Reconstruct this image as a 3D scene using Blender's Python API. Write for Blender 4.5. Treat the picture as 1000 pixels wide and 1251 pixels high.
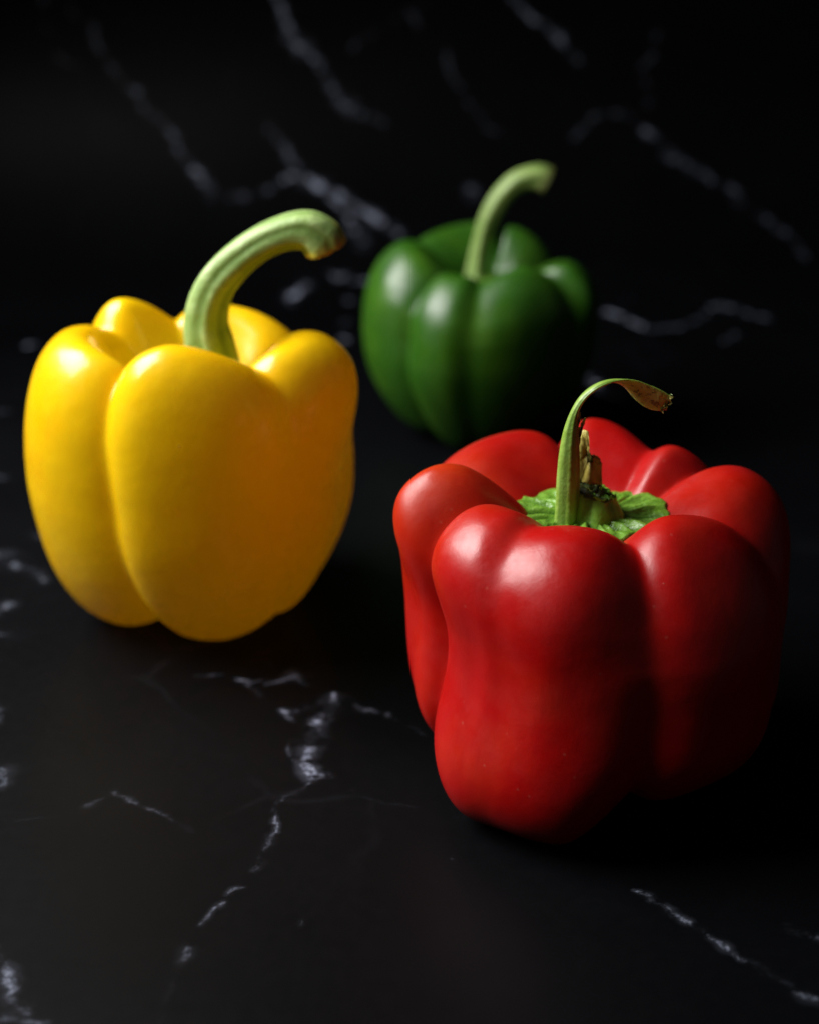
import bpy, math, random
import numpy as np

for o in list(bpy.data.objects):
    bpy.data.objects.remove(o)
sc = bpy.context.scene
COL = sc.collection
random.seed(4)
rng = np.random.default_rng(7)

# ------------------------------------------------------------------ camera
PITCH, CAM_H, F_REL = math.radians(23.0), 0.208, 1.9          # F_REL: focal length / picture width
cam_d = bpy.data.cameras.new('camera')
cam = bpy.data.objects.new('camera', cam_d); COL.objects.link(cam)
cam.location = (0, 0, CAM_H)
cam.rotation_euler = (math.pi / 2 - PITCH, 0, 0)
cam_d.sensor_fit = 'HORIZONTAL'; cam_d.sensor_width = 36.0; cam_d.lens = 36.0 * F_REL
cam_d.clip_start = 0.01; cam_d.clip_end = 50
cam_d.dof.use_dof = True
cam_d.dof.focus_distance = 0.345
cam_d.dof.aperture_fstop = (cam_d.lens * 1e-3) / 0.0068        # aperture about 7 mm wide
cam_d.dof.aperture_blades = 0
sc.camera = cam

# ------------------------------------------------------------------ light: dark room, one tall window-like softbox at the left
w = bpy.data.worlds.new('World'); sc.world = w; w.use_nodes = True
w.node_tree.nodes['Background'].inputs['Color'].default_value = (0.85, 0.92, 1.0, 1)
w.node_tree.nodes['Background'].inputs['Strength'].default_value = 0.035

def area(name, loc, target, sx, sy, power, color, spread=180):
    d = bpy.data.lights.new(name, 'AREA'); d.shape = 'RECTANGLE'; d.size = sx; d.size_y = sy
    d.energy = power; d.color = color; d.spread = math.radians(spread)
    o = bpy.data.objects.new(name, d); COL.objects.link(o); o.location = loc
    v = np.array(target) - np.array(loc); v = v / np.linalg.norm(v)
    import mathutils
    o.rotation_euler = mathutils.Vector(v).to_track_quat('-Z', 'Y').to_euler()
    return o
area('window_light', (-0.385, 0.420, 0.40), (0.0, 0.39, 0.02), 0.40, 0.32, 3.2, (1.0, 0.985, 0.965), 100)

sc.view_settings.view_transform = 'Standard'; sc.view_settings.look = 'None'
sc.view_settings.exposure = 0; sc.view_settings.gamma = 1
sc.render.engine = 'CYCLES'
sc.cycles.use_denoising = True
sc.cycles.max_bounces = 12; sc.cycles.diffuse_bounces = 10
sc.cycles.caustics_reflective = False; sc.cycles.caustics_refractive = False

# ------------------------------------------------------------------ helpers
def mesh_obj(name, verts, faces, mat, parent=None, smooth=True, attrs=None, loc=None):
    me = bpy.data.meshes.new(name)
    verts = np.asarray(verts, np.float32); 
    if loc is not None: verts = verts - np.asarray(loc, np.float32)
    if isinstance(faces, np.ndarray):
        me.vertices.add(len(verts)); me.vertices.foreach_set('co', verts.ravel())
        n = len(faces); k = faces.shape[1]
        me.loops.add(n * k); me.loops.foreach_set('vertex_index', faces.astype(np.int32).ravel())
        me.polygons.add(n); me.polygons.foreach_set('loop_start', np.arange(0, n * k, k, dtype=np.int32))
        me.update(calc_edges=True); me.validate()
    else:
        me.from_pydata([tuple(map(float, v)) for v in verts], [], faces)
    me.polygons.foreach_set('use_smooth', [smooth] * len(me.polygons))
    if attrs:
        for an, av in attrs.items():
            a = me.attributes.new(an, 'FLOAT', 'POINT'); a.data.foreach_set('value', np.asarray(av, np.float32).ravel())
    me.materials.append(mat)
    me.update()
    o = bpy.data.objects.new(name, me); COL.objects.link(o)
    if parent is not None: o.parent = parent
    return o

def thing(name, label, cat, loc, group=None):
    o = bpy.data.objects.new(name, None); COL.objects.link(o); o.location = loc
    o.empty_display_size = 0.02
    o['label'] = label; o['category'] = cat
    if group: o['group'] = group
    return o

def grid_faces(nu, nv, wrap_u=True):
    i = np.arange(nu if wrap_u else nu - 1)[:, None]; j = np.arange(nv - 1)[None]
    i2 = (i + 1) % nu
    return np.stack([i * nv + j, i2 * nv + j, i2 * nv + j + 1, i * nv + j + 1], -1).reshape(-1, 4)

CP, SP = math.cos(PITCH), math.sin(PITCH)
def ray(u, v):
    "direction of the sight line through a point of the 1000 x 1251 picture"
    a = (u - 500) / (1000 * F_REL); b = -(v - 625.5) / (1000 * F_REL)
    return np.array([a, CP + b * SP, -SP + b * CP])
def at(u, v, Y):
    "the point of the upright plane y = Y behind that point of the picture"
    d = ray(u, v); t = Y / d[1]
    return np.array([d[0] * t, Y, CAM_H + d[2] * t])

class NT:
    def __init__(s, mat): s.t = mat.node_tree; s.n = s.t.nodes
    def add(s, typ, **kw):
        n = s.n.new(typ)
        for k, v in kw.items():
            if k.startswith('i_'):
                n.inputs[k[2:].replace('_', ' ')].default_value = v
            else: setattr(n, k, v)
        return n
    def link(s, a, b): s.t.links.new(a, b)
    def math(s, op, a, b=None, c=None, clamp=False):
        n = s.n.new('ShaderNodeMath'); n.operation = op; n.use_clamp = clamp
        for i, x in enumerate((a, b, c)):
            if x is None: continue
            if isinstance(x, (int, float)): n.inputs[i].default_value = x
            else: s.link(x, n.inputs[i])
        return n.outputs[0]
    def noise(s, vec, scale, detail=3, rough=.5, dim='3D'):
        n = s.n.new('ShaderNodeTexNoise'); n.inputs['Scale'].default_value = scale
        n.inputs['Detail'].default_value = detail; n.inputs['Roughness'].default_value = rough
        s.link(vec, n.inputs['Vector']); return n.outputs['Fac']
    def ramp(s, x, lo, hi, a=0., b=1., smooth=True):
        n = s.n.new('ShaderNodeMapRange'); n.interpolation_type = 'SMOOTHSTEP' if smooth else 'LINEAR'
        s.link(x, n.inputs['Value'])
        for k, v in zip(('From Min', 'From Max', 'To Min', 'To Max'), (lo, hi, a, b)): n.inputs[k].default_value = v
        return n.outputs['Result']
    def mix(s, f, a, b):
        n = s.n.new('ShaderNodeMix'); n.data_type = 'RGBA'
        for i, x in ((0, f), (6, a), (7, b)):
            if isinstance(x, (int, float)): n.inputs[i].default_value = x
            elif isinstance(x, tuple): n.inputs[i].default_value = (*x, 1)
            else: s.link(x, n.inputs[i])
        return n.outputs[2]

def new_mat(name):
    m = bpy.data.materials.new(name); m.use_nodes = True
    t = NT(m); b = m.node_tree.nodes['Principled BSDF']
    tc = t.add('ShaderNodeTexCoord').outputs['Object']
    return m, t, b, tc

# ------------------------------------------------------------------ materials
def skin_mat(name, base, warm, deep, rough, sss, radius, coat=.25, speck=0., wave=1., spec=.45, sscale=.0016, thin=None, blush_col=(.40, .035, .004)):
    m, t, b, tc = new_mat(name)
    n1 = t.noise(tc, 38, 3, .55); n2 = t.noise(tc, 17, 2, .5); n3 = t.noise(tc, 900, 2, .5)
    c = t.mix(t.ramp(n1, .42, .72), base, warm)
    c = t.mix(t.ramp(n2, .5, .75, 0, .7), c, deep)
    c = t.mix(t.ramp(n3, .52, .8, 0, .25), c, warm)
    at_ = t.add('ShaderNodeAttribute', attribute_name='blush').outputs['Fac']
    c = t.mix(t.math('MULTIPLY', at_, .8), c, blush_col)
    # scattered pale and dark pin-pricks
    vo = t.add('ShaderNodeTexVoronoi'); vo.inputs['Scale'].default_value = 170; t.link(tc, vo.inputs['Vector'])
    wn = t.add('ShaderNodeSeparateColor'); t.link(vo.outputs['Color'], wn.inputs[0])
    dot = t.ramp(vo.outputs['Distance'], .03, .07, 1, 0)
    pick = t.math('GREATER_THAN', wn.outputs[0], 1 - speck)
    c = t.mix(t.math('MULTIPLY', t.math('MULTIPLY', dot, pick), .3), c, (.75, .55, .42))
    pick2 = t.math('LESS_THAN', wn.outputs[1], speck * .35)
    c = t.mix(t.math('MULTIPLY', t.math('MULTIPLY', dot, pick2), .6), c, (.12, .04, .01))
    # finer pores and long faint streaks under the skin
    v2 = t.add('ShaderNodeTexVoronoi'); v2.inputs['Scale'].default_value = 420; t.link(tc, v2.inputs['Vector'])
    w2 = t.add('ShaderNodeSeparateColor'); t.link(v2.outputs['Color'], w2.inputs[0])
    por = t.math('MULTIPLY', t.ramp(v2.outputs['Distance'], .08, .22, 1, 0), t.math('GREATER_THAN', w2.outputs[0], .93))
    c = t.mix(t.math('MULTIPLY', por, .03), c, (.80, .62, .45))
    ms = t.add('ShaderNodeMapping'); ms.inputs['Scale'].default_value = (1, 1, .12); t.link(tc, ms.inputs['Vector'])
    c = t.mix(t.ramp(t.noise(ms.outputs[0], 190, 4, .6), .48, .75, 0, .35), c, deep)
    c = t.mix(t.ramp(t.noise(tc, 240, 3, .65), .55, .75, 0, .15), c, warm)
    t.link(c, b.inputs['Base Color'])
    b.inputs['Subsurface Weight'].default_value = sss
    b.inputs['Subsurface Radius'].default_value = radius
    b.inputs['Subsurface Scale'].default_value = sscale
    r = t.ramp(t.noise(tc, 85, 5, .65), .3, .7, rough - .09, rough + .10)
    t.link(r, b.inputs['Roughness'])
    b.inputs['Specular IOR Level'].default_value = spec
    b.inputs['Coat Weight'].default_value = coat
    b.inputs['Coat Roughness'].default_value = max(.08, rough * .55)
    # waxy skin: gentle dents, long fine fibres, orange-peel grain
    mp = t.add('ShaderNodeMapping'); mp.inputs['Scale'].default_value = (1, 1, .22); t.link(tc, mp.inputs['Vector'])
    h = t.math('ADD', t.math('MULTIPLY', t.noise(tc, 70, 2, .5), .00028 * wave), t.math('MULTIPLY', t.noise(mp.outputs[0], 260, 3, .6), .00003 * wave))
    h = t.math('ADD', h, t.math('MULTIPLY', t.noise(tc, 190, 3, .6), .000065 * wave))
    h = t.math('ADD', h, t.math('MULTIPLY', t.noise(tc, 1500, 2, .5), .000006))
    h = t.math('ADD', h, t.math('MULTIPLY', t.math('MULTIPLY', dot, t.math('ADD', pick, pick2)), .00006))
    bu = t.add('ShaderNodeBump'); bu.inputs['Strength'].default_value = 1; bu.inputs['Distance'].default_value = 1
    t.link(h, bu.inputs['Height']); t.link(bu.outputs[0], b.inputs['Normal']); t.link(bu.outputs[0], b.inputs['Coat Normal'])
    if thin:      # hollow fruit: light soaks through the thin wall
        tr = t.add('ShaderNodeBsdfTranslucent'); tr.inputs['Color'].default_value = (*thin[1], 1)
        mx = t.add('ShaderNodeMixShader'); mx.inputs[0].default_value = thin[0]
        t.link(b.outputs[0], mx.inputs[1]); t.link(tr.outputs[0], mx.inputs[2])
        t.link(mx.outputs[0], t.n['Material Output'].inputs['Surface'])
    return m

M_YEL = skin_mat('yellow_pepper_skin', (.80, .53, .004), (.80, .45, .002), (.72, .48, .006), .27, .15, (1., .7, .08), coat=.4, sscale=.003, thin=(.28, (.95, .73, .02)), spec=.32, speck=.012, wave=1.5)
M_RED = skin_mat('red_pepper_skin', (.31, .0026, .0022), (.35, .0095, .0028), (.265, .0019, .002), .37, .18, (1., .12, .06), coat=.06, speck=.0018, spec=.30, thin=(.06, (.60, .004, .003)), wave=1.3)
M_GRN = skin_mat('green_pepper_skin', (.017, .070, .0035), (.036, .105, .005), (.009, .042, .0025), .40, .12, (.4, 1., .1), coat=.15, spec=.28)

def stem_mat(name, base, pale, dark, tip=None, rough=.5, bump=1.):
    m, t, b, tc = new_mat(name)
    g = t.add('ShaderNodeAttribute', attribute_name='along').outputs['Fac']
    rd = t.add('ShaderNodeAttribute', attribute_name='ridge').outputs['Fac']
    n1 = t.noise(tc, 160, 4, .6); n2 = t.noise(tc, 700, 3, .6)
    c = t.mix(t.ramp(n1, .35, .7), base, pale)
    c = t.mix(t.math('MULTIPLY', t.ramp(rd, .2, -.7, 0, 1), .7), c, dark)
    c = t.mix(t.ramp(n2, .58, .72, 0, .35), c, dark)
    if tip: 
        gg = t.math('ADD', g, t.math('MULTIPLY', t.math('SUBTRACT', n1, .5), .25))
        c = t.mix(t.ramp(gg, .86, 1.0), c, tip)
    inn = t.add('ShaderNodeAttribute', attribute_name='inner').outputs['Fac']
    dry = t.mix(t.ramp(n1, .35, .65), (.38, .33, .06), (.55, .49, .13))
    dry = t.mix(t.ramp(n2, .55, .66, 0, .8), dry, (.05, .03, .008))
    c = t.mix(t.ramp(t.math('ADD', inn, t.math('MULTIPLY', t.math('SUBTRACT', n2, .5), .5)), .4, .6), c, dry)
    t.link(c, b.inputs['Base Color'])
    b.inputs['Roughness'].default_value = rough
    b.inputs['Subsurface Weight'].default_value = .15; b.inputs['Subsurface Radius'].default_value = (.6, 1, .2)
    b.inputs['Subsurface Scale'].default_value = .0015
    h = t.math('ADD', t.math('MULTIPLY', n1, .0006 * bump), t.math('MULTIPLY', n2, .00012 * bump))
    bu = t.add('ShaderNodeBump'); bu.inputs['Distance'].default_value = 1; t.link(h, bu.inputs['Height']); t.link(bu.outputs[0], b.inputs['Normal'])
    return m
M_STEM = stem_mat('pale_green_stem', (.20, .31, .075), (.31, .42, .15), (.10, .19, .025), tip=(.46, .42, .05))
M_STEMG = stem_mat('green_stem', (.17, .26, .06), (.23, .32, .09), (.07, .13, .02), tip=(.07, .08, .015))
M_STEMR = stem_mat('fresh_green_stem', (.16, .27, .030), (.22, .34, .06), (.06, .12, .012), rough=.42)
M_STUB = stem_mat('green_stem_stub', (.15, .36, .025), (.22, .45, .06), (.08, .20, .012), rough=.42)
M_CALYX = stem_mat('wrinkled_green_calyx', (.095, .21, .016), (.16, .31, .035), (.03, .085, .006), rough=.36, bump=2.2)
M_DRY = stem_mat('dried_torn_fibre', (.34, .28, .045), (.46, .39, .09), (.14, .10, .02), rough=.6)
M_RIM = stem_mat('dark_torn_rim', (.045, .075, .012), (.11, .14, .03), (.015, .018, .006), rough=.6)

def marble_mat():
    m, t, b, tc = new_mat('black_marble')
    v = t.add('ShaderNodeAttribute', attribute_name='vein').outputs['Fac']
    s = t.add('ShaderNodeAttribute', attribute_name='vein_strength').outputs['Fac']
    uvx = t.add('ShaderNodeAttribute', attribute_name='across').outputs['Fac']
    uvy = t.add('ShaderNodeAttribute', attribute_name='length').outputs['Fac']
    cb = t.add('ShaderNodeCombineXYZ'); t.link(uvx, cb.inputs[0]); t.link(uvy, cb.inputs[1]); P = cb.outputs[0]
    nz = t.noise(P, 260, 5, .65); nz2 = t.noise(P, 130, 3, .6)
    dist = t.math('MULTIPLY', t.math('SUBTRACT', 1., v), 4.)
    dist = t.math('ADD', dist, t.math('MULTIPLY', t.math('SUBTRACT', nz, .5), 2.6))
    core = t.ramp(dist, .1, 1.5, 1, 0); halo = t.ramp(dist, .2, 3.2, .12, 0)
    patch = t.ramp(nz2, .44, .64, .06, 1.7); fleck = t.ramp(t.noise(P, 620, 4, .7), .36, .66, .22, 1.15)
    vein = t.math('MULTIPLY', t.math('MULTIPLY', t.math('MAXIMUM', t.math('MULTIPLY', core, fleck), halo), s), patch, clamp=True)
    # faint hair veins all over the slab
    wp = t.add('ShaderNodeVectorMath', operation='ADD')
    ns = t.add('ShaderNodeTexNoise'); ns.inputs['Scale'].default_value = 14; ns.inputs['Detail'].default_value = 4; t.link(P, ns.inputs['Vector'])
    sc_ = t.add('ShaderNodeVectorMath', operation='SCALE'); sc_.inputs[3].default_value = .05; t.link(ns.outputs['Color'], sc_.inputs[0])
    t.link(P, wp.inputs[0]); t.link(sc_.outputs[0], wp.inputs[1])
    vo = t.add('ShaderNodeTexVoronoi', feature='DISTANCE_TO_EDGE'); vo.inputs['Scale'].default_value = 9; t.link(wp.outputs[0], vo.inputs['Vector'])
    hair = t.ramp(vo.outputs['Distance'], 0, .018, .004, 0); hair = t.math('MULTIPLY', hair, t.ramp(t.noise(P, 22, 2), .5, .66))
    vein = t.math('MAXIMUM', vein, hair)
    cloud = t.noise(P, 12, 5, .6)
    base = t.mix(t.ramp(cloud, .35, .75), (.0011, .0012, .0016), (.0019, .0021, .0026))
    vc = t.mix(t.noise(P, 400, 2), (.27, .30, .44), (.52, .56, .70))
    t.link(t.mix(vein, base, vc), b.inputs['Base Color'])
    t.link(t.ramp(t.noise(P, 300, 3), .3, .7, .43, .47), b.inputs['Roughness'])
    b.inputs['Specular IOR Level'].default_value = .065
    bu = t.add('ShaderNodeBump'); bu.inputs['Distance'].default_value = 1; bu.inputs['Strength'].default_value = .2
    t.link(t.math('MULTIPLY', t.noise(P, 900, 2), .00002), bu.inputs['Height']); t.link(bu.outputs[0], b.inputs['Normal'])
    return m
M_MARBLE = marble_mat()

# ------------------------------------------------------------------ setting: black marble sheet, flat under the peppers and swept up behind them
Y_BEND, R_BEND = 0.70, 0.16
ARC = R_BEND * math.pi / 2
def sheet_point(s):
    "length along the sheet -> (y, z)"
    s = np.asarray(s, float)
    a = np.clip((s - Y_BEND) / R_BEND, 0, math.pi / 2)
    y = np.where(s < Y_BEND, s, Y_BEND + R_BEND * np.sin(a))
    z = np.where(s < Y_BEND, 0, R_BEND * (1 - np.cos(a)) + np.clip(s - Y_BEND - ARC, 0, None))
    return y, z
_s = np.linspace(0.05, 1.6, 6000); _sy, _sz = sheet_point(_s)
def on_sheet(u, v):
    d = ray(u, v); f = CAM_H + d[2] / d[1] * _sy - _sz       # > 0 while the sight line is above the sheet
    k = np.argmax(f < 0); y = _sy[k]
    return np.array([d[0] / d[1] * y, _s[k]]), y / d[1]
VEINS = [   # strength, [(x, y, half width) in picture points]: where the veins of the stone run
 (.55, [(334,-12,5),(345,15,7),(356,40,8),(369,60,9)]), (.42, [(372,66,6),(387,76,6),(398,92,6),(401,100,5)]), (.38, [(406,108,6),(416,120,9),(428,131,8),(441,139,5)]), (.26, [(455,145,4),(466,149,5)]),
 (.14, [(328,145,5),(340,170,6),(354,195,5),(372,208,5)]), (.16, [(296,240,5),(325,235,5),(345,222,6)]), (.50, [(347,220,5),(365,213,8),(378,218,8),(395,231,8),(412,235,7)]),
 (.38, [(412,235,7),(432,250,8),(452,262,7),(470,274,7),(486,285,6)]), (.34, [(398,240,6),(415,252,6),(428,268,7),(436,284,8),(441,302,6)]),
 (.10, [(75,-5,4),(92,20,4),(122,62,5),(150,105,5)]), (.17, [(150,105,5),(175,130,5),(203,154,5)]), (.22, [(205,158,5),(217,182,5),(230,198,5)]), (.32, [(236,205,4),(246,217,7),(254,228,7),(259,243,5)]), (.30, [(282,241,6),(292,240,7),(304,240,5)]),
 (.10, [(55,-5,4),(60,40,4),(74,72,4),(96,83,4)]),
 (.30, [(622,-5,5),(650,24,5),(676,46,6),(690,57,5)]), (.10,[(690,57,5),(706,74,5)]),
 (.09, [(700,168,5),(720,146,5),(755,138,5),(785,158,6)]), (.36, [(788,160,6),(799,169,6)]), (.62, [(814,186,6),(822,193,7)]), (.66, [(839,200,6),(850,212,7)]), (.12,[(800,170,5),(830,196,5),(870,222,5)]), (.30, [(886,226,4),(900,238,6),(908,252,6)]), (.28, [(925,262,5),(936,268,6)]), (.10, [(945,276,5),(966,288,5),(984,315,5)]),
 (.05, [(790,130,4),(802,40,4)]), (.06, [(500,15,4),(545,62,4),(590,150,4),(622,166,5)]), (.06,[(430,60,4),(520,5,4)]),
 (.34, [(736,380,5),(758,386,6),(785,400,6)]), (.16, [(785,400,5),(830,400,5),(860,386,5),(876,372,6)]), (.15, [(876,372,6),(900,380,6),(942,395,6)]), (.30, [(882,417,4),(898,408,5)]),
 (1., [(702,456,8),(716,463,10),(730,473,8)]), (.5, [(728,472,6),(742,482,5),(760,487,5)]),
 (.50, [(353,370,6),(362,360,7),(373,348,7)]), (.32, [(402,334,4),(425,338,5),(450,345,4)]), (.12, [(423,366,5),(428,368,5)]), (.38, [(418,413,5),(424,416,5)]), (.10,[(418,395,5),(424,392,5)]), (.22, [(574,232,7),(577,240,7)]),
 (.22, [(-10,504,5),(5,503,5)]), (.26, [(30,424,5),(44,420,5)]), (.2, [(38,650,4),(47,656,4)]), (.30, [(-12,675,8),(12,686,9),(32,696,8),(52,710,5)]), (.22, [(-10,752,5),(4,744,5),(14,737,5)]), (.10, [(-5,776,6),(22,780,6)]), (.12,[(-10,582,5),(5,584,5)]),
 (.16, [(238,826,3),(262,824,2),(285,826,2)]), (.60, [(290,830,2.5),(303,837,3),(318,850,3.5)]), (.35, [(303,836,2),(322,830,3)]), (.25,[(322,838,2),(340,832,2.5),(350,830,3)]), (.58, [(348,830,2.5),(360,825,5),(368,833,3.5),(378,838,2)]), (.2,[(322,804,2),(330,812,2)]),
 (.50, [(343,868,2.5),(350,876,3.5),(360,882,2)]), (.30, [(358,872,2),(374,867,3),(388,862,4)]), (.62, [(408,848,2.5),(404,860,8),(396,874,8),(386,882,7),(372,886,2.5)]),
 (.46, [(384,884,6),(381,900,8),(377,915,8),(374,928,7)]), (.24, [(372,904,2),(355,905,2),(352,918,2),(362,932,2)]), (.72, [(372,935,6),(379,944,8),(385,950,7),(394,948,4)]), (.20,[(394,946,3),(404,952,3)]),
 (.42, [(384,952,3.5),(370,963,3),(358,969,2.5)]), (.5,[(356,969,3),(350,972,3)]), (.34, [(349,973,2.5),(338,982,2.5),(332,994,2.5)]), (.5, [(333,988,2),(335,1004,2.5),(338,1017,3)]), (.16, [(336,1018,3),(325,1036,3),(308,1064,3)]), (.20, [(298,1085,2),(284,1087,3),(276,1094,2)]), (.19, [(275,1103,2.5),(262,1110,2.5),(257,1117,2)]), (.12, [(255,1118,3),(245,1130,3)]), (.11, [(230,1158,5),(223,1176,5)]),
 (.24, [(432,862,3),(446,868,4),(460,871,2.5)]), (.3, [(474,873,3),(484,880,2.5)]), (.14, [(268,924,2),(284,924,2)]), (.12,[(368,1126,3),(370,1130,3)]),
 (.12, [(105,985,3),(125,976,3),(140,968,3)]), (.17, [(140,970,2),(160,981,3),(180,988,2.5),(204,997,2.5),(222,1008,2.5)]), (.14,[(222,1008,3),(234,1016,4)]),
 (.42, [(774,1089,2),(795,1100,3.5),(810,1108,4)]), (.45, [(810,1108,3.5),(830,1122,3),(842,1128,4)]), (.30, [(842,1128,3),(862,1142,3),(888,1160,4)]), (.28, [(896,1166,3),(935,1186,4),(960,1200,4.5),(1004,1222,4)]), (.18, [(962,1136,5),(985,1142,5),(1006,1153,4)]), (.05,[(551,1050,2),(553,1051,2)]),
 (.02, [(404,952,2.5),(440,975,2.5),(500,985,2),(560,1012,2)]), (.02, [(484,880,2.5),(520,900,2)]), (.02, [(110,985,2),(70,1000,2),(20,1004,2)]), (.02, [(224,1176,3),(205,1215,3),(196,1262,3)]),
 (.40, [(-8,1158,4),(3,1178,5),(9,1198,6),(10,1216,4)]), (.18, [(10,1216,6),(26,1226,6),(34,1238,5)]), (.22, [(-10,1247,5),(20,1249,4),(60,1250,3)]), (.18, [(-10,930,6),(3,945,7),(2,960,6)]), (.14,[(-6,860,6),(2,880,6)]),
]
def build_sheet():
    def axis(parts):
        out = [np.arange(a, b, st) for a, b, st in parts]; return np.concatenate(out)
    xs = axis([(-1.2, -.34, .043), (-.34, -.125, .0018), (-.125, .125, .0008), (.125, .34, .0018), (.34, 1.21, .043)])
    ss = axis([(-.35, .22, .03), (.22, .42, .0007), (.42, .62, .0011), (.62, 1.16, .0018), (1.16, 1.8, .03)])
    X, S = np.meshgrid(xs, ss, indexing='ij'); nx, nsn = X.shape
    V = np.zeros_like(X); W = np.zeros_like(X)
    for st, pts in VEINS:
        q = []
        for (u, v, hw) in pts:
            p, dep = on_sheet(u, v); q.append((p[0], p[1], hw * dep / (1000 * F_REL)))
        q = np.array(q)
        far = pts[0][1] < 500
        if far: st = min(1., st * 2.5); q[:, 2] *= .52
        else: st *= .62
        for _ in range(3):                                     # wander: random mid-point displacement
            mid = (q[:-1] + q[1:]) / 2; dv = np.diff(q[:, :2], axis=0)
            mid[:, :2] += np.stack([-dv[:, 1], dv[:, 0]], 1) * rng.normal(0, .10, (len(mid), 1))
            mid[:, 2] *= rng.uniform(.7, 1.3, len(mid))
            r = np.empty((len(q) + len(mid), 3)); r[0::2] = q; r[1::2] = mid; q = r
        for a, b in zip(q[:-1], q[1:]):
            hw = (a[2] + b[2]) / 2; m = hw * 4.2
            i0, i1 = np.searchsorted(xs, [min(a[0], b[0]) - m, max(a[0], b[0]) + m])
            j0, j1 = np.searchsorted(ss, [min(a[1], b[1]) - m, max(a[1], b[1]) + m])
            if i1 <= i0 or j1 <= j0: continue
            x = X[i0:i1, j0:j1]; s = S[i0:i1, j0:j1]
            d = b[:2] - a[:2]; L2 = max(d @ d, 1e-12)
            t = np.clip(((x - a[0]) * d[0] + (s - a[1]) * d[1]) / L2, 0, 1)
            dist = np.hypot(x - a[0] - t * d[0], s - a[1] - t * d[1])
            c = np.clip(1 - dist / (4 * (a[2] + (b[2] - a[2]) * t)), 0, 1)
            better = c * (.3 + st) > V[i0:i1, j0:j1] * (.3 + W[i0:i1, j0:j1])
            V[i0:i1, j0:j1] = np.where(better, c, V[i0:i1, j0:j1]); W[i0:i1, j0:j1] = np.where(better, st, W[i0:i1, j0:j1])
    Y, Z = sheet_point(S)
    o = mesh_obj('marble_surface', np.stack([X, Y, Z], -1).reshape(-1, 3), grid_faces(nx, nsn, False), M_MARBLE,
                 attrs={'vein': V, 'vein_strength': W, 'across': X, 'length': S})
    o['kind'] = 'structure'
    o['label'] = 'black marble surface with pale grey veins rising into the dark background'
    return o
build_sheet()

# ------------------------------------------------------------------ bell pepper bodies
LOBE=np.array([(0,.70),(.12,.69),(.25,.74),(.36,.86),(.48,.955),(.60,1.0),(.74,.985),(.88,.90),(.97,.76),(1.0,.58),(.985,.40),(.92,.23),(.80,.09),(.64,.01),(.48,.02),(.28,.09),(0,.14)])
GROV=np.array([(0,.70),(.12,.69),(.22,.715),(.30,.76),(.38,.80),(.46,.815),(.55,.80),(.64,.75),(.72,.66),(.76,.54),(.76,.40),(.71,.28),(.61,.20),(.49,.15),(.36,.14),(.2,.14),(0,.14)])
def cr(P,n):
    m=len(P); t=np.linspace(0,m-1,n); i=np.clip(t.astype(int),0,m-2); f=(t-i)[:,None]
    Q=np.vstack([2*P[0]-P[1],P,2*P[-1]-P[-2]])
    a,b,c,d=Q[i],Q[i+1],Q[i+2],Q[i+3]
    return .5*(2*b+(c-a)*f+(2*a-5*b+4*c-d)*f*f+(3*b-a-3*c+d)*f**3)
_cache={}
def prof(n):
    if n not in _cache: _cache[n]=(cr(LOBE,n),cr(GROV,n))
    return _cache[n]
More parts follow.
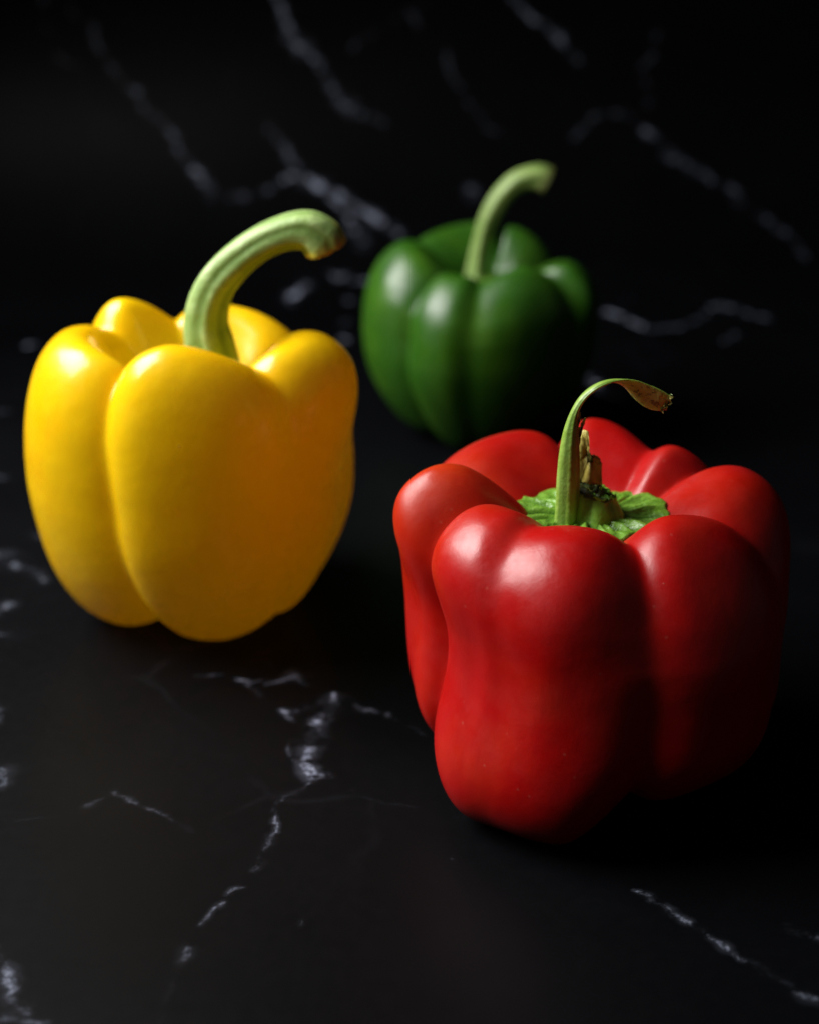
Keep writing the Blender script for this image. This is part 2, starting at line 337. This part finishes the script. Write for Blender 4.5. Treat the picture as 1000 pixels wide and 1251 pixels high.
def surface(p,nt=120,ns=60,th=None):
    """p: dict x,y,R,H, lobes[[theta,rt,rm,rb,zt,zb]], grooves[[theta,dt,dm,db]] (groove i follows lobe i)"""
    L,G=prof(ns); off=G-L
    lob=np.array(p['lobes'],float); gr=np.array(p['grooves'],float); n=len(lob)
    if th is None: th=np.arange(nt)*2*np.pi/nt
    nt=len(th)
    lt=np.radians(lob[:,0]); gt=np.radians(gr[:,0])
    zf=L[:,1]; q=np.linspace(0,1,ns)
    top=np.clip((zf-.5)/.5,0,1); top=top*top*(3-2*top)
    bot=np.clip((.5-zf)/.5,0,1); bot=bot*bot*(3-2*bot)
    mid=1-top-bot
    cen=np.clip(L[:,0]/.6,0,1); cen=cen*cen*(3-2*cen)      # 0 on the axis
    upper=(q<.55)
    k=np.arange(n)
    SC=lob[:,1,None]*top+lob[:,2,None]*mid+lob[:,3,None]*bot     # n,ns
    SC=1+(SC-1)*cen
    ZO=(lob[:,4,None]*np.where(upper,top,0)+lob[:,5,None]*np.where(~upper,bot,0))*cen
    D=np.empty((n,ns))
    w_t=np.interp(q,[0,.30,.48,.56,.68,.80,1],[1,1,.7,0,0,0,0]); w_b=np.interp(q,[0,.56,.68,.80,1],[0,0,.5,1,1]); w_m=1-w_t-w_b
    D=gr[:,1,None]*w_t+gr[:,2,None]*w_m+gr[:,3,None]*w_b
    R_=np.empty((nt,ns)); Z_=np.empty((nt,ns))
    # locate lobe
    two=2*np.pi
    g0=(gt-two*0)%two
    rel=(th[:,None]-np.roll(gt,1)[None])%two           # since previous groove
    span=(gt-np.roll(gt,1))%two
    kk=np.argmax(rel<span[None],axis=1)
    rel=rel[np.arange(nt),kk]; sp=span[kk]
    lc=(lt-np.roll(gt,1))%two; lc=lc[kk]
    right=rel>=lc
    u=np.where(right,(rel-lc)/(sp-lc),-(lc-rel)/lc)
    au=np.abs(u); nb=np.where(right,(kk+1)%n,(kk-1)%n); gi=np.where(right,kk,(kk-1)%n)
    wgt=.5*au*au*(3-2*au)
    ex=np.interp(gr[:,1]+gr[:,2],[.3,.9],[1.6,p.get('sharp',.72)])[gi]
    b=(1-au**2.0)**ex
    b=b[:,None]; wgt=wgt[:,None]
    sc=SC[kk]*(1-wgt)+SC[nb]*wgt; zo=ZO[kk]*(1-wgt)+ZO[nb]*wgt
    dep=D[gi]*(1-b)
    R_=(L[None,:,0]+dep*off[None,:,0])*sc
    Z_=L[None,:,1]+dep*off[None,:,1]+zo
    if 'cav' in p:
        cw=np.clip(L[:,0]/.55,0,1); cw=(1-cw*cw*(3-2*cw))*upper
        Z_=Z_+cw[None]*(1-Z_)*(1-(1-p['cav'])/.30)
    x=p['x']+p['R']*R_*np.cos(th)[:,None]+p.get('lx',0)*p['H']*(Z_-.5)
    y=p['y']+p['R']*R_*np.sin(th)[:,None]+p.get('ly',0)*p['H']*(Z_-.5)
    return np.stack([x,y,p['H']*Z_],-1), kk

PEP = {
 'yellow': {'x': -0.05752, 'y': 0.40899, 'R': 0.04353, 'H': 0.08423, 'lx': -0.05324, 'ly': -0.14996, 'lobes': [[136.1346, 0.977, 0.8788, 0.9108, 0.111, 0.1056], [184.8441, 1.0626, 1.1372, 1.1998, 0.0753, -0.0045], [271.3569, 0.9657, 0.9493, 0.842, 0.1149, 0.0136], [354.1119, 1.1981, 0.8661, 0.8002, 0.0716, 0.0559], [78.8296, 0.94, 1.1827, 1.0459, 0.0744, 0.0166]], 'grooves': [[153.0172, 0.4012, 0.2641, 0.8601], [237.0, 0.6, 0.9255, 0.95], [319.7473, 0.55, 0.18, 0.2001], [22.6804, 0.9378, 0.1738, 0.5883], [104.7221, 0.4002, 0.2485, 0.6811]], 'cav': 0.8, 'sharp': 0.64},
 'green': {'x': 0.02931, 'y': 0.5674, 'R': 0.04114, 'H': 0.07986, 'lx': 0.00234, 'ly': -0.03842, 'lobes': [[95.0113, 1.1398, 1.0523, 0.9575, -0.0403, 0.0109], [173.547, 1.1246, 1.14, 1.083, -0.0521, 0.0483], [246.0, 1.0265, 1.06, 0.86, -0.1341, -0.0046], [296.8547, 0.95, 0.93, 0.9012, -0.0939, 0.0304], [328.9233, 1.1398, 0.9818, 0.9505, -0.1143, 0.0668], [67.7901, 0.866, 1.095, 0.9034, -0.0401, 0.0646]], 'grooves': [[165.4644, 0.7, 0.5164, 0.5019], [217.9975, 0.62, 1.035, 0.4954], [259.9384, 0.3, 0.08, 0.1], [320.9006, 0.3, 0.3, 0.5], [19.0219, 1.1777, 0.3729, 0.2979], [75.7994, 0.8, 0.6424, 0.3587]], 'cav': 0.77, 'sharp': 0.64},
 'red': {'x': 0.04295, 'y': 0.33464, 'R': 0.04771, 'H': 0.076, 'lx': 0.02757, 'ly': 0.14957, 'lobes': [[84.9679, 1.123, 1.0371, 1.0187, -0.0353, 0.0238], [119.3928, 1.0963, 1.1398, 1.0977, -0.0587, -0.0025], [181.3754, 1.14, 0.8601, 1.012, -0.0173, 0.0882], [223.9916, 1.0536, 0.86, 1.14, -0.0547, -0.0143], [255.0, 1.0712, 0.9574, 1.11, -0.0526, -0.0141], [302.3426, 0.887, 1.01, 1.1224, -0.0673, 0.12], [16.1269, 1.1363, 0.9706, 1.1394, -0.0707, -0.0141], [41, 0.8907, 0.9266, 1.0684, -0.0461, -0.0007]], 'grooves': [[99.3989, 0.4611, 0.5826, 0.3598], [165.3041, 0.7681, 0.289, 0.6645], [196.2518, 0.6, 1.1305, 0.7097], [234.4861, 0.16, 0.08, 0.03], [281.5672, 0.4358, 0.22, 0.65], [340.5502, 0.4655, 0.1728, 0.3961], [26.5, 0.4, 0.292, 0.207], [57, 0.3, 0.1, 0.3784]], 'cav': 0.8, 'sharp': 0.64},
}
def gauss_theta(P, sig):
    "smooth round the pepper with a width given per ring"
    k = np.arange(-12, 13); out = np.zeros_like(P); ws = np.exp(-.5 * (k[:, None] / sig[None]) ** 2); ws /= ws.sum(0)
    for i, kk in enumerate(k): out += np.roll(P, kk, axis=0) * ws[i][None, :, None]
    return out
def fbm(th, q, seed, n=14, fmax=4):
    r = np.random.default_rng(seed); o = np.zeros((len(th), len(q)))
    for _ in range(n):
        a = r.integers(1, fmax + 1); b = r.uniform(.5, fmax); ph = r.uniform(0, 6.28, 2)
        o += np.cos(a * th[:, None] + ph[0]) * np.cos(b * math.pi * q[None] + ph[1]) / (a * b + 1)
    return o
NT_, NS_ = 420, 200
def body(p, mat, root, base, seed, blush=None, soft=1.6):
    P, kk = surface(p, NT_, NS_)
    q = np.linspace(0, 1, NS_); th = np.arange(NT_) * 2 * math.pi / NT_
    sig = np.interp(q, [0, .2, .35, .5, .75, 1], [soft * 1.2, soft, soft, soft * 1.4, soft * 1.2, soft * 2])
    P = gauss_theta(P, sig)
    for _ in range(3):                                          # relax along the profile
        P[:, 1:-1] = .5 * P[:, 1:-1] + .25 * (P[:, :-2] + P[:, 2:])
    c = np.array([p['x'], p['y'], p['H'] * .5]); d = P - c
    P = c + d * (1 + .012 * fbm(th, q, seed) * np.interp(q, [0, .15, .85, 1], [0, 1, 1, 0])[None])[..., None]
    P[..., 2] -= P[..., 2].min() - .0001
    P[:, 0] = P[:, 0].mean(0); P[:, -1] = P[:, -1].mean(0)
    bl = np.zeros((NT_, NS_)) if blush is None else blush(th, q)
    F = grid_faces(NT_, NS_)[:, ::-1]
    o = mesh_obj('body', P.reshape(-1, 3), F, mat, root, attrs={'blush': bl}, loc=base)
    return o, P[:, 0].mean(0)

def sweep(pts, rads, nseg=28, rings=60, ridges=6, depth=.10, flat=None, twist=None, seed=0, end_bulge=.25, jag=0.):
    "tube along a smooth curve; flat = thickness / width per control point; returns verts, faces, along, ridge"
    pts = np.array(pts, float); rads = np.array(rads, float); n = len(pts)
    C = cr(pts, rings); Rr = cr(rads[:, None].repeat(2, 1), rings)[:, 0]
    fl = np.ones(rings) if flat is None else cr(np.array(flat, float)[:, None].repeat(2, 1), rings)[:, 0]
    tw = np.zeros(rings) if twist is None else np.radians(cr(np.array(twist, float)[:, None].repeat(2, 1), rings)[:, 0])
    T = np.gradient(C, axis=0); T /= np.linalg.norm(T, axis=1)[:, None]
    N = np.array([0, 1., 0]) - T * T[:, 1:2]; N /= np.linalg.norm(N, axis=1)[:, None]    # width direction (away from the viewer)
    B = np.cross(T, N)
    a = np.arange(nseg) * 2 * math.pi / nseg; r_ = np.random.default_rng(seed); ph = r_.uniform(0, 6.28, 3)
    V = []; AL = []; RD = []
    tt = np.linspace(0, 1, rings)
    for i in range(rings):
        rid = np.cos(ridges * a + ph[0] + .8 * math.sin(3 * tt[i] + ph[1])) + .4 * np.cos((2 * ridges + 1) * a + ph[1] + 2 * tt[i])
        rr = Rr[i] * (1 + depth * rid * .5 + .03 * math.sin(9 * tt[i] + ph[2]) + .02 * np.cos(3 * a + 14 * tt[i]))
        ca = np.cos(a) * rr; sa = np.sin(a) * rr * fl[i]
        ct, st = math.cos(tw[i]), math.sin(tw[i])
        w_ = ca * ct - sa * st; h_ = ca * st + sa * ct
        V.append(C[i] + w_[:, None] * N[i] + h_[:, None] * B[i]); AL.append(np.full(nseg, tt[i])); RD.append(rid)
    # cut end: inset ring and centre
    e = V[-1]; cen = e.mean(0)
    for f, push in ((.86, .10), (.55, .04), (.15, -.05)):
        V.append(cen + (e - cen) * f + T[-1] * Rr[-1] * (push * end_bulge * 4) + r_.normal(0, Rr[-1] * .02, (nseg, 3))); AL.append(np.full(nseg, 1.15)); RD.append(np.full(nseg, -.3))
    V = np.array(V); m = len(V)
    if jag: V[-4:] += r_.normal(0, jag, V[-4:].shape)
    F = []
    for i in range(m - 1):
        for j in range(nseg):
            k = (j + 1) % nseg; F.append((i * nseg + j, i * nseg + k, (i + 1) * nseg + k, (i + 1) * nseg + j))
    F.append(tuple((m - 1) * nseg + j for j in range(nseg)))
    return V.reshape(-1, 3), F, np.concatenate(AL), np.concatenate(RD)

def calyx(center, R, corners, mat, root, base, seed, rise=.25, wrinkle=.05, droop=.1, nt=200, nr=26):
    "star-edged wrinkled collar round the stem's foot, thin underside included"
    r_ = np.random.default_rng(seed); a = np.arange(nt) * 2 * math.pi / nt
    ca = np.radians(corners[0]); cr_ = np.array(corners[1])
    o = np.argsort(ca % (2 * math.pi)); edge = np.interp(a, (ca % (2 * math.pi))[o], cr_[o], period=2 * math.pi)
    edge = edge * (1 + .012 * np.cos(17 * a + 1) + .008 * np.cos(29 * a))
    ph = r_.uniform(0, 6.28, 6); V = []; RD = []
    for k in range(nr):
        f = k / (nr - 1); f_ = .15 + .85 * f
        wr = np.zeros(nt)
        for i_, (fr, am) in enumerate(((9, .4), (16, .75), (25, .6), (39, .3))):
            wr += am * np.cos(fr * a + ph[i_] + 1.6 * np.sin(3 * a + ph[5] + 4 * f * (1 if i_ % 2 else -1)))
        wr *= np.exp(-((f - .62) / .32) ** 2)
        z = R * (rise * (1 - f_) ** 2 * 1.2 - droop * f_ ** 2 + wrinkle * wr + .035 * np.cos(5 * a + ph[4]) * f)
        V.append(np.stack([center[0] + R * edge * f_ * np.cos(a), center[1] + R * edge * f_ * np.sin(a), center[2] + z], 1)); RD.append(wr * .6)
    e = V[-1].copy()
    V.append(e * [1, 1, 1] - [0, 0, R * .11]); RD.append(np.zeros(nt))
    c0 = np.array([center[0], center[1], center[2]])
    V.append(c0 + (e - c0) * [.5, .5, 0] - [0, 0, R * .25]); RD.append(np.zeros(nt))
    V = np.array(V); V2 = V.transpose(1, 0, 2).reshape(-1, 3)
    F = grid_faces(nt, len(V))
    return mesh_obj('calyx', V2, F, mat, root, attrs={'ridge': np.array(RD).T.ravel(), 'along': np.zeros(V2.shape[0])}, loc=base)

def stem_part(name, args, mat, root, base, **kw):
    v, f, al, rd = sweep(*args, **kw)
    return mesh_obj(name, v, f, mat, root, attrs={'along': al, 'ridge': rd}, loc=base)

def pepper_root(p, label):
    return thing('bell_pepper', label, 'bell pepper', (p['x'], p['y'], 0), 'bell peppers on the black marble')

def px(r, Y, v=400):
    "picture points -> metres at depth Y"
    d = ray(500, v); return r * Y / d[1] / (1000 * F_REL)

# ---- yellow
p = PEP['yellow']; base = (p['x'], p['y'], 0)
root = pepper_root(p, 'glossy yellow bell pepper with a thick curved pale green stem')
b_, top = body(p, M_YEL, root, base, 3)
calyx(top + [0, 0, .0070], .0128, ([20, 75, 130, 190, 250, 310], [1.0, .9, 1.05, .95, 1.05, .92]), M_CALYX, root, base, 5, droop=.02)
Y = top[1]
cl = [(264, 500, 34), (263, 455, 33), (257, 425, 30), (251, 392, 26), (260, 354, 23.5), (284, 323, 22), (318, 297, 21), (350, 283.5, 22), (376, 281.5, 24.5), (393, 292, 26), (399, 304, 25)]
stem_part('stem', ([at(u, v, Y) for u, v, r in cl], [px(r, Y, 330) for u, v, r in cl]), M_STEM, root, base, ridges=5, depth=.13, seed=2, rings=80, nseg=40, end_bulge=.3)

# ---- green
p = PEP['green']; base = (p['x'], p['y'], 0)
root = pepper_root(p, 'dark green bell pepper at the back with a slender curved stem')
b_, top = body(p, M_GRN, root, base, 8)
calyx(top + [0, 0, .0005], .0095, ([10, 80, 140, 200, 270, 320], [1.0, .9, 1.05, .95, 1.0, .92]), M_CALYX, root, base, 9, droop=.02)
Y = top[1]
cl = [(583, 345, 18), (583, 326, 13.5), (588, 296, 11.5), (597, 267, 12), (612, 241, 12.5), (632, 222, 13.5), (655, 216, 15.5), (668, 221, 17.5)]
stem_part('stem', ([at(u, v, Y) for u, v, r in cl], [px(r, Y, 260) for u, v, r in cl]), M_STEMG, root, base, ridges=5, depth=.10, seed=5)

# ---- red
p = PEP['red']; base = (p['x'], p['y'], 0)
root = pepper_root(p, 'red bell pepper in front with a torn, peeled stem and wrinkled green calyx')
def red_blush(th, q):
    a = np.exp(-((np.angle(np.exp(1j * (th - math.radians(172)))) / .42) ** 2))[:, None] * np.exp(-((q - .36) / .12) ** 2)[None]
    return np.clip(a, 0, 1)
b_, top = body(p, M_RED, root, base, 12, blush=red_blush)
Y = top[1]
cx = at(722, 632, Y)
cc = np.array([cx[0], Y, top[2]])
calyx(cc + [0, 0, .0018], .0182, ([12, 38, 75, 118, 158, 200, 250, 300, 335], [1.02, .98, .78, .90, 1.0, .98, .85, .85, .95]), M_CALYX, root, base, 21, rise=.04, wrinkle=.042, droop=-.06)
# stub of the stem: ribbed cone broken off at the top
cl = [(722, 656, 54), (722, 646, 45), (722, 630, 38), (722, 614, 32), (723, 603, 28), (724, 599, 25)]
stub = stem_part('stem', ([at(u, v, Y) for u, v, r in cl], [px(r, Y, 630) for u, v, r in cl]), M_STUB, root, base, ridges=6, depth=.10, seed=9, rings=36, nseg=48, end_bulge=-.2, jag=.0003)
stub['label'] = 'snapped green stem stub with a torn strip'
v, f, al, rd = sweep([at(u, v, Y) for u, v in ((723, 602), (724, 599), (725, 597))], [px(r, Y, 600) for r in (27, 25.5, 20)], nseg=40, rings=10, ridges=7, depth=.14, seed=4, end_bulge=-.3, jag=.0005)
mesh_obj('torn_rim', v, f, M_RIM, stub, attrs={'along': al, 'ridge': rd}, loc=base)
# strip of skin and flesh left standing at the stub's left side, bent over to the right
Ys = Y - .004
cl = [(691, 652, 16, 1, 0), (692, 628, 14.5, 1, 0), (693, 604, 14, 1, 0), (694, 575, 14, .95, 0), (695, 548, 13.3, .85, 0), (697, 524, 11, .75, 0), (702, 502, 8.5, .55, 0), (713, 484, 8.5, .42, 0), (730, 471, 9, .34, -5), (750, 465, 10, .24, -20), (770, 470, 13, .18, -48), (786, 480, 16, .15, -62), (800, 488, 16.5, .15, -66), (813, 493, 13, .15, -66)]
v, f, al, rd = sweep([at(c[0], c[1], Ys + (.0015 if i > 8 else 0)) for i, c in enumerate(cl)], [px(c[2], Y, 600) for c in cl], flat=[c[3] for c in cl], twist=[c[4] for c in cl], ridges=4, depth=.10, seed=14, rings=110, nseg=36, jag=.0004)
ang = np.tile(np.arange(36) * 2 * math.pi / 36, len(v) // 36)
inner = np.clip(-np.sin(ang) * 1.5 + .1, 0, 1) * np.clip((al - .40) / .08, 0, 1)
mesh_obj('torn_strip', v, f, M_STEMR, stub, attrs={'along': al, 'ridge': rd, 'inner': inner}, loc=base)
# dry pith: torn inner face of the strip and the shard left in the stub
def shard(name, outline, Y0, thick, mat, parent, seed, bow=.001):
    r_ = np.random.default_rng(seed); pts = []
    for (u, v), (u2, v2) in zip(outline, outline[1:] + outline[:1]):
        for t in np.linspace(0, 1, 5)[:-1]: pts.append((u + (u2 - u) * t + r_.normal(0, .7), v + (v2 - v) * t + r_.normal(0, .7)))
    c = np.mean(pts, 0); n = len(pts); V = []
    for side, f in ((-1, .25), (-1, .6), (-1, .9), (-.5, 1), (.5, 1), (1, .9), (1, .5)):
        for (u, v) in pts:
            y = Y0 + side * thick * .5 + r_.normal(0, thick * .12) + bow * abs(u - c[0]) / 15
            V.append(at(c[0] + (u - c[0]) * f, c[1] + (v - c[1]) * f, y))
    F = [(k * n + j, k * n + (j + 1) % n, (k + 1) * n + (j + 1) % n, (k + 1) * n + j) for k in range(6) for j in range(n)]
    F += [tuple(range(n)), tuple(6 * n + j for j in range(n))[::-1]]
    V = np.array(V)
    return mesh_obj(name, V, F, mat, parent, attrs={'along': np.zeros(len(V)), 'ridge': r_.normal(0, .5, len(V))}, loc=base)
shard('pith_shard', [(705, 592), (735, 592), (735, 566), (731, 558), (722, 555), (717, 550), (718, 527), (711, 525), (706, 540)], Y + .0005, .0022, M_DRY, stub, 1)
shard('pith_splinter', [(703, 545), (707, 545), (711, 524), (715, 512), (713, 510), (708, 520), (704, 530)], Y - .0025, .0012, M_DRY, stub, 2)
shard('pith_splinter', [(701, 538), (705, 536), (708, 515), (709, 503), (705, 502), (703, 515)], Y - .0035, .0015, M_DRY, stub, 3)
